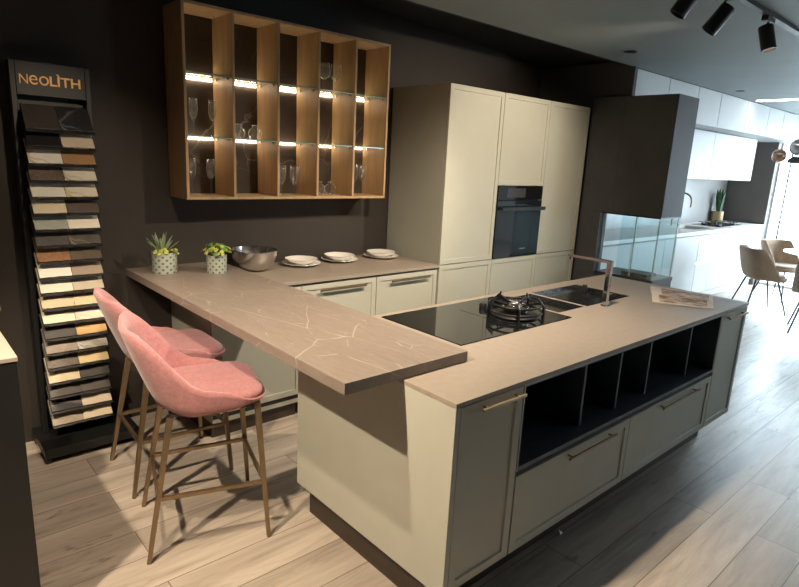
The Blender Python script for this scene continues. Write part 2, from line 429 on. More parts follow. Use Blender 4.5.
# ------------------------------------------------------------------ tall cabinets
TX = (2.372, 2.972, 3.577, 4.18); TY = -.62; TZ = 2.178; TM = .895
def tall(i, name, label):
    x0, x1 = TX[i], TX[i+1]
    t = thing(name, label, 'cabinet', ((x0+x1)/2, -.3, 0), group='tall cabinets')
    return t, x0, x1
t, x0, x1 = tall(0, 'tall_cabinet', 'tall sage cabinet standing at the end of the low back counter')
box('carcass', M['carcass'], t, x0, x1-.002, TY+.022, -.01, .10, TZ)
front('door', M['sage'], t, x0+.002, x1-.003, TM+.003, TZ-.002, TY)
gap_shade(t, x0, x1-.002, TM+.0025, TZ-.001, TY)
front('drawer', M['sage'], t, x0+.002, x1-.003, .185, TM-.003, TY)
gap_shade(t, x0, x1-.002, .13, TM+.002, TY)
box('plinth', M['plinth'], t, x0, x1-.002, TY+.07, -.1, 0, .10)
t, x0, x1 = tall(1, 'oven_cabinet', 'tall sage cabinet that houses the built-in black oven')
m = MB().box(x0, x0+.018, TY+.022, -.01, .10, TZ).box(x1-.02, x1-.002, TY+.022, -.01, .10, TZ).box(x0+.018, x1-.02, TY+.022, -.01, .10, TM).box(x0+.018, x1-.02, TY+.022, -.01, 1.484, TZ).box(x0+.018, x1-.02, -.05, -.01, TM, 1.484)
m.build('carcass', M['carcass'], t)
front('door', M['sage'], t, x0+.002, x1-.003, 1.484, TZ-.002, TY)
front('drawer', M['sage'], t, x0+.002, x1-.003, .185, TM-.003, TY)
gap_shade(t, x0, x1-.002, .13, TM+.002, TY)
box('plinth', M['plinth'], t, x0, x1-.002, TY+.07, -.1, 0, .10)
t, x0, x1 = tall(2, 'tall_cabinet', 'tall sage cabinet between the oven and the grey partition')
box('carcass', M['carcass'], t, x0, x1-.002, TY+.022, -.01, .10, TZ)
front('door', M['sage'], t, x0+.002, x1-.003, TM+.003, TZ-.002, TY)
gap_shade(t, x0, x1-.002, TM+.0025, TZ-.001, TY)
front('drawer', M['sage'], t, x0+.002, x1-.003, .185, TM-.003, TY)
gap_shade(t, x0, x1-.002, .13, TM+.002, TY)
box('plinth', M['plinth'], t, x0, x1-.002, TY+.07, -.1, 0, .10)
# filler panel closing the gap to the partition
tag(MB().box(4.182, 4.198, -.58, -.01, 0, TZ).build('filler_panel', M['hood']), 'narrow dark filler strip right of the tall cabinets', 'panel')

# oven
x0, x1 = TX[1], TX[2]
t = thing('oven', 'black built-in oven with a bar handle in the tall cabinet', 'oven', ((x0+x1)/2, -.35, TM))
box('body', M['black'], t, x0+.02, x1-.022, TY+.02, -.06, TM+.004, 1.48, bevel=.001)
box('control_panel', M['blackglass'], t, x0+.006, x1-.007, TY-.004, TY+.019, 1.368, 1.480)
box('door', M['oven_glass'], t, x0+.006, x1-.007, TY-.006, TY+.019, TM+.004, 1.363)
o = box('display', M['display'], t, x0+.12, x0+.36, TY-.0052, TY-.0042, 1.388, 1.462, bevel=0)
h = MB().box(x0+.02, x1-.01, TY-.055, TY-.040, 1.285, 1.315).box(x0+.04, x0+.07, TY-.042, TY-.004, 1.290, 1.312).box(x1-.06, x1-.03, TY-.042, TY-.004, 1.290, 1.312).build('handle', M['darkmetal'], t, bevel=.003)
MB().box(x0+.34, x0+.42, TY-.0072, TY-.0062, .958, .968).build('badge', M['steel'], t)

# ------------------------------------------------------------------ base cabinets along the back wall
BX = (.62, 1.197, 1.786, 2.368); BY = -.608
labs = ('sage base cabinet at the left end of the back counter, mostly under the stone bar',
        'sage base cabinet with a bar handle below the plate stack nearest the steel bowl',
        'sage base cabinet with a bar handle touching the tall cabinets')
for i in range(3):
    x0, x1 = BX[i], BX[i+1]
    t = thing('base_cabinet', labs[i], 'cabinet', ((x0+x1)/2, -.3, 0), group='base cabinets under the back counter')
    box('carcass', M['carcass'], t, x0, x1-.002, BY+.022, -.01, .10, .878)
    d = front('door', M['sage'], t, x0+.002, x1-.003, .165, .866, BY); gap_shade(t, x0, x1-.002, .13, .877, BY)
    if i: bar_handle(d, x0+.12, x0+.485, BY, .826, M['bronze'], hh=.008, label='dark bronze bar handle')
    box('plinth', M['plinth'], t, x0+.01, x1-.002, BY+.06, -.1, 0, .10)

# worktops
def slab(name, mat, x0, x1, y0, y1, z0, z1, holes=(), bevel=.0015, **kw):
    """one slab with rectangular through-holes, built as a clean grid"""
    xs = sorted({x0, x1, *[h[0] for h in holes], *[h[1] for h in holes]}); ys = sorted({y0, y1, *[h[2] for h in holes], *[h[3] for h in holes]})
    bm = bmesh.new(); V = {}
    def v(i, j, z):
        k = (i, j, z)
        if k not in V: V[k] = bm.verts.new((xs[i], ys[j], z))
        return V[k]
    def solid(i, j):
        if not (0 <= i < len(xs)-1 and 0 <= j < len(ys)-1): return False
        cx, cy = (xs[i]+xs[i+1])/2, (ys[j]+ys[j+1])/2
        return not any(h[0] < cx < h[1] and h[2] < cy < h[3] for h in holes)
    for i in range(len(xs)-1):
        for j in range(len(ys)-1):
            if not solid(i, j): continue
            bm.faces.new([v(i,j,z1), v(i+1,j,z1), v(i+1,j+1,z1), v(i,j+1,z1)])
            bm.faces.new([v(i,j,z0), v(i,j+1,z0), v(i+1,j+1,z0), v(i+1,j,z0)])
            for (di, dj, a, b) in ((-1,0,(i,j),(i,j+1)), (1,0,(i+1,j),(i+1,j+1)), (0,-1,(i,j),(i+1,j)), (0,1,(i,j+1),(i+1,j+1))):
                if not solid(i+di, j+dj): bm.faces.new([v(*a,z0), v(*b,z0), v(*b,z1), v(*a,z1)])
    m = MB(); m.bm.free(); m.bm = bm
    return m.build(name, mat, bevel=bevel, **kw)
o = slab('worktop', M['top'], .62, 2.369, -.625, -.003, .88, .90)
tag(o, 'taupe worktop of the back counter carrying the plates and steel bowl', 'worktop')
# stone bar
o = slab('stone_bar', M['bar'], .366, .948, -2.179, -.003, .9005, .942, bevel=.0015)
tag(o, 'thick veined taupe stone bar top crossing from the wall to the island', 'bar')

# ------------------------------------------------------------------ island
IX0, IX1, IY0, IY1 = .617, 3.218, -2.433, -1.467
HOB = (1.07, 1.905, -2.035, -1.512); SNK1 = (1.935, 2.185, -1.935, -1.575); SNK2 = (2.205, 2.695, -1.94, -1.56)
o = slab('island_worktop', M['top'], IX0-.002, IX1, IY0-.002, IY1, .884, .90, holes=(HOB, SNK1, SNK2), bevel=.0012)
tag(o, 'long taupe worktop of the island with hob and sink cut-outs', 'worktop')
FY = IY0+.003     # outer face of the fronts
IB = -1.50        # back of the carcasses
# end panel
# narrow left cabinet
t = thing('island_cabinet', 'sage island cabinet with plain end panel, at the corner under the stone bar', 'cabinet', (.81, -2.0, 0), group='island cabinets')
m = MB().box(.640, .978, FY+.022, IB, .178, .882); m.build('carcass', M['carcass'], t, bevel=.001)
MB().box(IX0, IX0+.022, IY0, IB, .178, .883).build('end_panel', M['sage'], t, bevel=.001)
d = front('door', M['sage'], t, .645, .975, .183, .878, FY); gap_shade(t, .641, .978, .179, .881, FY)
bar_handle(d, .725, .955, FY, .857, M['gold'], label='gold bar handle')
# shelf unit with two wide drawers
t = thing('shelf_unit', 'wide island unit with a dark open wine shelf over two drawers', 'cabinet', (1.9, -2.0, 0), group='island cabinets')
nz0, nz1 = .552, .868
m = MB().box(.980, 2.822, FY+.022, IB, .178, nz0-.018).box(.980, .988, FY, IB, nz0-.018, .882).box(2.812, 2.822, FY, IB, nz0-.018, .882).box(.988, 2.812, -2.02, IB, nz0-.018, .870).box(.988, 2.812, FY, -2.045, nz1+.004, .882)
m.build('carcass', M['carcass'], t, bevel=.001)
m = MB().box(.988, 2.812, FY, -2.022, nz0-.018, nz0).box(.988, .992, FY+.002, -2.022, nz0, nz1+.003).box(2.808, 2.812, FY+.002, -2.022, nz0, nz1+.003).box(.992, 2.808, -2.026, -2.022, nz0, nz1+.003).box(.992, 2.808, FY+.002, -2.026, nz1, nz1+.003)
m.build('niche_lining', M['niche'], t)['label'] = 'dark blue grey lining of the open shelf'
for x in (1.50, 1.805, 2.10, 2.575):
    o = box('divider', M['niche'], t, x-.008, x+.008, -2.372, -2.027, nz0+.001, nz1-.001, bevel=.001); o['label'] = 'dark upright divider'
gap_shade(t, .989, 2.811, .179, .532, FY)
for i, (xa, xb, ha, hb) in enumerate(((.984, 1.852, 1.307, 1.69), (1.858, 2.818, 2.15, 2.60))):
    d = front('drawer', M['sage'], t, xa, xb, .183, .512, FY)
    bar_handle(d, ha, hb, FY, .488, M['bronze'], label='dark bronze bar handle')
# right cabinet
t = thing('island_cabinet', 'narrow sage island cabinet at the far right corner by the booklet', 'cabinet', (3.02, -2.0, 0), group='island cabinets')
MB().box(2.824, IX1-.004, FY+.022, IB, .178, .882).build('carcass', M['carcass'], t, bevel=.001)
d = front('door', M['sage'], t, 2.826, IX1-.004, .183, .878, FY); gap_shade(t, 2.825, IX1-.005, .179, .881, FY)
bar_handle(d, 2.87, 3.15, FY, .850, M['bronze'], label='dark bronze bar handle')
tag(MB().box(.685, 3.11, IY0+.12, IB-.005, 0, .176).build('island_plinth', M['plinth']), 'dark brown recessed plinth under the island', 'plinth')

# hob
t = thing('hob', 'black glass hob in the island behind the stone bar', 'hob', (1.49, -1.77, .9))
m = MB().box(HOB[0]+.002, HOB[1]-.002, HOB[2]+.002, HOB[3]-.002, .886, .9035); m.build('glass_plate', M['blackglass'], t, bevel=.001)
MB().box(1.50, 1.84, -2.01, -1.63, .9035, .9045).build('burner_plate', M['blackglass'], t)
# wok burner
bx, by = 1.668, -1.850
t = thing('gas_burner', 'round black cast iron wok burner standing on the black hob', 'burner', (bx, by, .9045))
MB().lathe([(0,.0), (.118,.0), (.120,.006), (.112,.012), (.07,.012), (.06,.02), (.06,.034), (.045,.040), (0,.040)], 40, (bx, by, .9045)).build('burner_cap', M['iron'], t, smooth=True)
MB().torus((bx, by, .932), .135, .0055).build('grate_ring', M['iron'], t, smooth='all')
MB().torus((bx, by, .965), .128, .006).build('grate_ring', M['iron'], t, smooth='all')
for k in range(5):
    a = 2*PI*k/5+.15; ca, sa = math.cos(a), math.sin(a)
    MB().tube([(bx+.142*ca, by+.142*sa, .9048), (bx+.142*ca, by+.142*sa, .966), (bx+.128*ca, by+.128*sa, .984), (bx+.05*ca, by+.05*sa, .962)], .0058, square=True).build('grate_finger', M['iron'], t)
    MB().tube([(bx+.125*ca, by+.125*sa, .975), (bx+.112*ca, by+.112*sa, 1.004)], 0, 8, radii=[.009, .003]).build('grate_tip', M['iron'], t)
MB().torus((bx, by, .950), .062, .006).torus((bx, by, .955), .030, .005).build('flame_ring', M['steel'], t, smooth='all')
MB().lathe([(0,0), (.022,0), (.022,.024), (.017,.030), (0,.030)], 20, (1.635, -1.672, .9048)).build('knob', M['black'], t, smooth=True)
# sinks
t = thing('sink', 'dark sink with two shallow covered basins beside the hob', 'sink', (2.3, -1.75, .875))
for nm, S in (('small_basin', SNK1), ('large_basin', SNK2)):
    xa, xb, ya, yb = S; w = .002; b = .012
    m = MB().box(xa+.001, xb-.001, ya+.001, yb-.001, .872, .876)
    m.build(nm, M['sinkdark'], t)
    MB().box(xa+.001, xb-.001, yb-w-.001, yb-.001, .876, .899).box(xa+.001, xa+w+.001, ya+.001, yb-.004, .876, .899).box(xb-w-.001, xb-.001, ya+.001, yb-.004, .876, .899).box(xa+.004, xb-.004, ya+.001, ya+w+.001, .876, .899).build('rim', M['steel'], t)
MB().lathe([(0,0), (.018,0), (.018,.035), (.014,.045), (0,.045)], 20, (2.645, -1.66, .8765)).build('drain_knob', M['darkmetal'], t, smooth=True)
# tap
tx, ty = 2.300, -1.992
t = thing('tap', 'square-lined chrome kitchen tap standing in front of the sink', 'tap', (tx, ty, .9))
MB().lathe([(0,0), (.024,0), (.024,.006), (0,.006)], 24, (tx, ty, .9)).build('base', M['chrome'], t, smooth=True)
MB().tube([(tx, ty, .905), (tx, ty, 1.157)], .0135, square=True).build('column', M['chrome'], t, bevel=.002)
MB().tube([(tx, ty+.0145, 1.150), (tx, ty+.262, 1.150)], .0085, square=True).tube([(tx, ty+.252, 1.143), (tx, ty+.252, 1.128)], .007).build('spout', M['chrome'], t, bevel=.001)
MB().tube([(tx+.014, ty, .965), (tx+.05, ty-.01, .972)], .005).build('lever', M['chrome'], t)

# booklet
def booklet_mat():
    m, nt, b = new_mat('printed_paper')
    v = coords(nt, (1, 1, 1), (0, 0, -.4)); n = noise(nt, v, 14, 5, .7); n2 = noise(nt, v, 40, 2)
    r = ramp(nt, n.outputs['Fac'], [(.36, (.10, .065, .05)), (.46, (.34, .20, .12)), (.56, (.55, .42, .32)), (.68, (.68, .58, .50))])
    nt.links.new(r.outputs[0], b.inputs['Base Color']); b.inputs['Roughness'].default_value = .5
    return m
M['print'] = booklet_mat(); M['paper'] = plain('paper', (.72, .64, .56), .7)
t = thing('booklet', 'open printed booklet with brown photos lying on the island worktop', 'booklet', (2.93, -2.15, .9005))
q = [Vector((3.09, -1.875, .9015)), Vector((3.20, -2.225, .9015)), Vector((2.80, -2.385, .9015)), Vector((2.64, -2.105, .9015))]
def sheet(u0, u1, v0, v1, zf, th, name, mat):
    m = MB(); n = 10; rows = []
    def P(u, v, dz):
        a = q[3].lerp(q[0], v); b = q[2].lerp(q[1], v)   # u 0..1 from left edge to right edge
        p = q[3].lerp(q[2], v) if False else None
        left = q[3].lerp(q[2], v); right = q[0].lerp(q[1], v)
        p = left.lerp(right, u); p.z += zf(u, v)+dz; return p
    for dz in (0, th):
        rows.append([[m.bm.verts.new(P(u0+(u1-u0)*i/n, v0+(v1-v0)*j/4, dz)) for j in range(5)] for i in range(n+1)])
    for g in rows:
        for i in range(n):
            for j in range(4): m.bm.faces.new([g[i][j], g[i+1][j], g[i+1][j+1], g[i][j+1]])
    a, b = rows
    for i in range(n):
        m.bm.faces.new([a[i][0], a[i+1][0], b[i+1][0], b[i][0]]); m.bm.faces.new([a[i][4], a[i+1][4], b[i+1][4], b[i][4]])
    for j in range(4):
        m.bm.faces.new([a[0][j], a[0][j+1], b[0][j+1], b[0][j]]); m.bm.faces.new([a[n][j], a[n][j+1], b[n][j+1], b[n][j]])
    return m.build(name, mat, t, smooth=True)
zf = lambda u, v: .010*math.exp(-((u-.45)/.12)**2) + .012*max(0, u-.7)
sheet(0, 1, 0, 1, zf, .003, 'pages', M['paper'])
sheet(.07, .40, .12, .90, lambda u, v: zf(u, v)+.0034, .0006, 'photo', M['print'])
sheet(.43, .93, .18, .94, lambda u, v: zf(u, v)+.0034, .0006, 'photo', M['print'])

# ------------------------------------------------------------------ wall display cabinet
WX = [.640+i*(2.108-.640)/5 for i in range(6)]; WY = -.274; W0, W1 = 1.362, 2.417; TH = .016
t = thing('display_cabinet', 'oak wall cabinet with five open bays of lit glass shelves', 'cabinet', (1.374, -.14, W0))
box('back_panel', M['backmarble'], t, WX[0]+.004, WX[5]-.004, -.014, -.002, W0+.004, W1-.004, bevel=0)['label'] = 'dark veined stone back panel'
box('side_panel', M['oak'], t, WX[0], WX[0]+TH, WY, -.015, W0, W1)
box('side_panel', M['oak'], t, WX[5]-TH, WX[5], WY, -.015, W0, W1)
box('top_panel', M['oak'], t, WX[0]+TH, WX[5]-TH, WY, -.015, W1-TH, W1)
box('bottom_panel', M['oak'], t, WX[0]+TH, WX[5]-TH, WY, -.015, W0, W0+TH)
for i in range(1, 5): box('divider', M['oak'], t, WX[i]-TH/2, WX[i]+TH/2, WY, -.015, W0+TH, W1-TH)
SZ = (1.712, 2.055)
for i in range(5):
    xa = WX[i]+(TH if i == 0 else TH/2); xb = WX[i+1]-(TH if i == 4 else TH/2)
    for z in SZ:
        s = box('glass_shelf', M['shelfglass'], t, xa+.002, xb-.002, WY+.012, -.03, z, z+.007, bevel=0); s['label'] = 'clear glass shelf'
        MB().box(xa+.002, xb-.002, WY+.0095, WY+.0118, z, z+.007).build('glass_edge', M['glassedge'], s)
        l = MB().box(xa+.012, xb-.012, -.0255, -.0165, z-.0085, z-.0045).build('led_strip', M['led'], t); l['label'] = 'glowing light strip'
        for x in (xa+.006, xb-.006):
            for y in (-.07, WY+.045):
                MB().lathe([(0,-.010), (.005,-.010), (.005,-.0005), (0,-.0005)], 10, (x, y, z)).build('shelf_pin', M['steel'], s)
def glass_obj(kind, x, y, z, label, group):
    if kind == 'flute':
        prof = [(0,0), (.033,0), (.033,.002), (.006,.006), (.0035,.012), (.0032,.085), (.008,.095), (.020,.12), (.0245,.155), (.022,.212), (.0208,.212), (.0232,.155), (.0188,.122), (.006,.10), (0,.099)]
        nm, cat = 'champagne_flute', 'glass'
    elif kind == 'wine':
        prof = [(0,0), (.034,0), (.034,.002), (.006,.006), (.0038,.012), (.0036,.075), (.012,.082), (.033,.098), (.037,.13), (.034,.185), (.0328,.185), (.0357,.13), (.0317,.100), (.010,.086), (0,.085)]
        nm, cat = 'wine_glass', 'glass'
    elif kind == 'slim':
        prof = [(0,0), (.032,0), (.032,.002), (.006,.006), (.004,.012), (.004,.060), (.012,.070), (.024,.095), (.029,.130), (.032,.19), (.0308,.19), (.0277,.130), (.0225,.097), (.009,.074), (0,.073)]
        nm, cat = 'wine_glass', 'glass'
    else:
        prof = [(0,0), (.020,0), (.034,.012), (.042,.035), (.036,.060), (.016,.074), (.014,.080), (.022,.088), (.0205,.089), (.0125,.081), (.0145,.073), (.034,.058), (.0398,.035), (.0325,.014), (.019,.003), (0,.003)]
        nm, cat = 'glass_vase', 'vase'
    o = MB().lathe(prof, 24).build(nm, M['glass'], smooth='all'); o.location = (x, y, z)
    return tag(o, label, cat, group)
s0, s1, s2 = W0+TH+.0005, SZ[0]+.0075, SZ[1]+.0075
for k in (
 ('flute', .750, -.13, s1, 'left champagne flute on the middle shelf of the leftmost bay'),
 ('flute', .866, -.13, s1, 'right champagne flute on the middle shelf of the leftmost bay'),
 ('flute', .730, -.13, s0, 'left stemmed glass on the floor of the leftmost bay'),
 ('flute', .846, -.13, s0, 'right stemmed glass on the floor of the leftmost bay'),
 ('vase', 1.030, -.13, s1, 'left round glass vase on the middle shelf of the second bay'),
 ('vase', 1.142, -.13, s1, 'right round glass vase on the middle shelf of the second bay'),
 ('slim', 1.330, -.13, s0, 'left wine glass on the floor of the middle bay'),
 ('slim', 1.432, -.13, s0, 'right wine glass on the floor of the middle bay'),
 ('wine', 1.655, -.13, s2, 'left wine glass on the upper shelf of the fourth bay'),
 ('wine', 1.750, -.13, s2, 'right wine glass on the upper shelf of the fourth bay'),
 ('vase', 1.630, -.13, s0, 'left round glass vase on the floor of the fourth bay'),
 ('vase', 1.722, -.13, s0, 'right round glass vase on the floor of the fourth bay'),
 ('flute', 1.935, -.13, s0, 'left champagne flute on the floor of the rightmost bay'),
 ('flute', 2.010, -.13, s0, 'right champagne flute on the floor of the rightmost bay')):
    glass_obj(*k, 'glassware in the display cabinet')

# ------------------------------------------------------------------ things on the counter
def potted(name, x, y, r, h, label):
    t = thing(name, label, 'plant', (x, y, .9425), group='potted plants on the stone bar')
    MB().lathe([(0,0), (r*.94,0), (r,.006), (r,h), (r-.006,h), (r-.008,h-.02), (0,h-.02)], 40, (x, y, .9425)).build('pot', M['pot'], t, smooth=True)
    MB().lathe([(0,0), (r-.009,0), (r-.009,.006), (0,.010)], 24, (x, y, .9425+h-.019)).build('soil', M['soil'], t, smooth=True)
    return t
def leaf(m, base, d, L, w, droop=.0, fold=.15, n=6):
    """tapered, folded, thick leaf blade"""
    base = Vector(base); d = Vector(d).normalized(); side = d.cross(Vector((0,0,1)))
    if side.length < .05: side = Vector((1,0,0))
    side.normalize(); nrm = side.cross(d).normalized(); L1, L2, Mi, Bk = [], [], [], []
    for i in range(n+1):
        s = i/n; ww = w*math.sin(PI*min(1, (.12+.88*s)))**.8*(1 if s < 1 else .02) if w < L*.6 else w
        p = base+d*L*s+Vector((0,0,-droop*s*s*L))
        L1.append(m.bm.verts.new(p-side*ww/2+nrm*ww*fold)); L2.append(m.bm.verts.new(p+side*ww/2+nrm*ww*fold)); Mi.append(m.bm.verts.new(p)); Bk.append(m.bm.verts.new(p-nrm*.0015))
    for i in range(n):
        m.bm.faces.new([L1[i], L1[i+1], Mi[i+1], Mi[i]]); m.bm.faces.new([Mi[i], Mi[i+1], L2[i+1], L2[i]])
        m.bm.faces.new([L1[i], Bk[i], Bk[i+1], L1[i+1]]); m.bm.faces.new([L2[i], L2[i+1], Bk[i+1], Bk[i]])
def roundleaf(m, c, nrm, r):
    c = Vector(c); nrm = Vector(nrm).normalized(); a = nrm.orthogonal().normalized(); b = nrm.cross(a)
    top = m.bm.verts.new(c+nrm*r*.12); bot = m.bm.verts.new(c-nrm*r*.06)
    ring = [m.bm.verts.new(c+(a*math.cos(2*PI*i/8)*r*(1.25 if i in (0,) else 1)+b*math.sin(2*PI*i/8)*r*.8)+nrm*r*.05*math.sin(i*2)) for i in range(8)]
    for i in range(8):
        m.bm.faces.new([ring[i], ring[(i+1)%8], top]); m.bm.faces.new([ring[(i+1)%8], ring[i], bot])
px, py = .515, -.225
t = potted('potted_aloe', px, py, .068, .122, 'spiky aloe in a round patterned pot, the left of the two pots')
m = MB(); rnd = random.Random(3)
for i in range(15):
    a = i*2.4; tilt = .15+.75*(i/15); d = (math.cos(a)*math.sin(tilt), math.sin(a)*math.sin(tilt), math.cos(tilt))
    leaf(m, (px-.012+math.cos(a)*.008, py+math.sin(a)*.008, 1.046), d, .145-.03*tilt, .020, .05, .25)
m.build('spiky_leaves', M['leaf_grey'], t)
m = MB()
for i in range(26):
    a = rnd.uniform(0, 2*PI); rr = rnd.uniform(.035, .075)
    z = 1.068+rnd.uniform(-.03, .018) if rr > .068 else 1.066+rnd.uniform(0, .02)
    roundleaf(m, (px+math.cos(a)*rr, py+math.sin(a)*rr, z), (math.cos(a)*.6, math.sin(a)*.6, .8), rnd.uniform(.010, .017))
m.build('trailing_leaves', M['leaf_yellow'], t)
px, py = .769, -.357
t = potted('potted_succulent', px, py, .058, .108, 'leafy yellow-green succulent in a patterned pot, the right of the two pots')
m = MB(); m2 = MB()
for i in range(74):
    a = rnd.uniform(0, 2*PI); rr = .086*math.sqrt(rnd.random()); z = 1.056+.078*(1-(rr/.10)**2)*rnd.uniform(.3, 1)
    roundleaf(m if i % 3 else m2, (px+math.cos(a)*rr, py+math.sin(a)*rr, z), (math.cos(a)*rr*9, math.sin(a)*rr*9, .8), rnd.uniform(.012, .019))
m.build('leaves', M['leaf_yellow'], t)
for i in range(10):
    a = i*.63; m2.tube([(px+.01*math.cos(a), py+.01*math.sin(a), 1.032), (px+.05*math.cos(a), py+.05*math.sin(a), 1.085)], .0022, 6)
m2.build('stems', M['leaf'], t)
# steel bowl
t = tag(MB().lathe([(0,0), (.060,0), (.092,.012), (.118,.034), (.135,.064), (.144,.098), (.148,.130), (.151,.132), (.151,.135), (.146,.135), (.141,.099), (.131,.066), (.114,.037), (.090,.016), (.058,.004), (0,.004)], 48).build('salad_bowl', M['steel'], smooth=True), 'shiny steel salad bowl on the worktop beside the potted plants', 'bowl')
t.location = (1.100, -.185, .9005)
# plates
pl = [(1.465, -.17, 'nearest the steel bowl'), (1.80, -.155, 'in the middle of the three stacks'), (2.185, -.165, 'beside the tall cabinet')]
pm = MB().lathe([(0,0), (.075,0), (.085,.004), (.128,.016), (.135,.019), (.134,.021), (.126,.019), (.083,.008), (0,.006)], 48).build('dinner_plate', M['white'], smooth=True)
bm_ = MB().lathe([(0,0), (.050,0), (.060,.006), (.092,.020), (.110,.036), (.112,.039), (.109,.039), (.090,.024), (.058,.010), (0,.008)], 48).build('soup_plate', M['white'], smooth=True)
for i, (x, y, w) in enumerate(pl):
    a = pm if i == 0 else pm.copy(); b = bm_ if i == 0 else bm_.copy()
    if i: C.objects.link(a); C.objects.link(b)
    a.location = (x, y, .9005); b.location = (x, y, .9005+.0085)
    tag(a, 'flat white plate under the stack ' + w, 'plate', 'flat plates on the back counter')
    tag(b, 'deep white plate on top of the stack ' + w, 'plate', 'deep plates on the back counter')

# ------------------------------------------------------------------ seats: bowl-shaped shells
def shell_seat(root, P, fab, thick=.028):
    """closed tub shell facing local +x. P: front, back, side radii, heights"""
    n = 64
    def plan(a, k):           # a: angle, 0 = front (+x)
        ca, sa = math.cos(a), math.sin(a); e = P['e'] if ca < 0 else P.get('ef', P['e'])
        X = (P['fx'] if ca > 0 else P['bx'])*(abs(ca)**(2/e))*(1 if ca > 0 else -1)
        Y = P['sy']*(abs(sa)**(2/e))*(1 if sa > 0 else -1)
        return X*k, Y*k
    def rimz(a):
        b = abs(((a-PI+PI) % (2*PI))-PI) # 0 at back
        s = min(1, max(0, (b-P['a0'])/(P['a1']-P['a0'])))
        w = .5+.5*math.cos(PI*s); w = w**P.get('pw', 1)
        return P['zs']+(P['zb']-P['zs'])*w, w
    def back_angle(a): return abs(((a-PI+PI) % (2*PI)) - PI)
    m = MB(); bm = m.bm; rings = []
    def pt(a, k, z, inset=0, lean=0):
        x, y = plan(a, k); l = math.hypot(x, y) or 1
        x -= x/l*inset; y -= y/l*inset
        return Vector((x-lean, y, z))
    outer = [(.0, 0), (.35, 0), (.62, .02), (.82, .12), (.90, .30), (.95, .55), (.985, .80), (1.0, .95)]
    inner = [(1.0, 1.0, .35), (1.0, .985, .8), (.985, .80, 1), (.95, .55, 1), (.90, .32, 1), (.86, .14, 1), (.80, .02, 1), (.5, .0, 1), (0, 0, 1)]
    zbot = P['zu']; zin = P['zi']
    angs = [2*PI*i/n for i in range(n)]
    def ringo(k, f):
        out = []
        for a in angs:
            z1, w = rimz_(a); bb = max(0, min(1, (PI-abs(((a+PI) % (2*PI))-PI)-1.35)/.75)); bb = bb*bb*(3-2*bb); zbo = zbot+(P.get('zf', zbot)-zbot)*bb
            z = zbo+(z1-zbo)*f
            kk = k+(1-k)*.75*(1-w) if f > .02 else k
            lean = P['lean']*w*max(0, (z-P['zs']))/(P['zb']-P['zs'])
            out.append(bm.verts.new(pt(a, kk, z, 0, lean)))
        return out
    def ringi(k, f, t_):
        out = []
        for a in angs:
            z1, w = rimz_(a); z = zin+(z1-zin)*f
            kk = k+(1-k)*.6*(1-w) if f > .02 else k
            lean = P['lean']*w*max(0, (z-P['zs']))/(P['zb']-P['zs'])
            out.append(bm.verts.new(pt(a, kk, z, thick*t_, lean)))
        return out
    def rimz_(a):
        b = abs(((a + PI) % (2*PI)) - PI)   # 0 at front .. PI at back
        b = PI-b
        s = min(1, max(0, (b-P['a0'])/(P['a1']-P['a0'])))
        w = (.5+.5*math.cos(PI*s))**P.get('pw', 1)
        return P['zs']+(P['zb']-P['zs'])*w, w
    rs = [ringo(k, f) for k, f in outer[1:]]+[ringi(k, f, t_) for k, f, t_ in inner[:-1]]
    c0 = bm.verts.new((0, 0, (zbot+P.get('zf', zbot))/2)); c1 = bm.verts.new((0, 0, zin))
    for i in range(n): bm.faces.new([c0, rs[0][(i+1)%n], rs[0][i]])
    for a, b in zip(rs, rs[1:]):
        for i in range(n): bm.faces.new([a[i], a[(i+1)%n], b[(i+1)%n], b[i]])
    for i in range(n): bm.faces.new([rs[-1][i], rs[-1][(i+1)%n], c1])
    sh = m.build('shell', fab, root, smooth='all', local=True)
    # seat cushion
    m = MB(); bm = m.bm; k0 = P['kc']
    zc_ = P['zc']; cz = [(k0*.93, zin+.002), (k0*.985, zin+.012), (k0*1.0, zc_-.016), (k0*.985, zc_-.006), (k0*.95, zc_), (k0*.88, zc_+.003), (k0*.5, zc_+.001)]
    rs = []
    for k, z in cz:
        rs.append([bm.verts.new(pt(a, k*(1-.12*rimz_(a)[1]), z)) for a in angs])
    c0 = bm.verts.new((0,0,zin+.002)); c1 = bm.verts.new((0,0,zc_))
    for i in range(n): bm.faces.new([c0, rs[0][(i+1)%n], rs[0][i]])
    for a, b in zip(rs, rs[1:]):
        for i in range(n): bm.faces.new([a[i], a[(i+1)%n], b[(i+1)%n], b[i]])
    for i in range(n): bm.faces.new([rs[-1][i], rs[-1][(i+1)%n], c1])
    m.build('seat', fab, root, smooth='all', local=True)
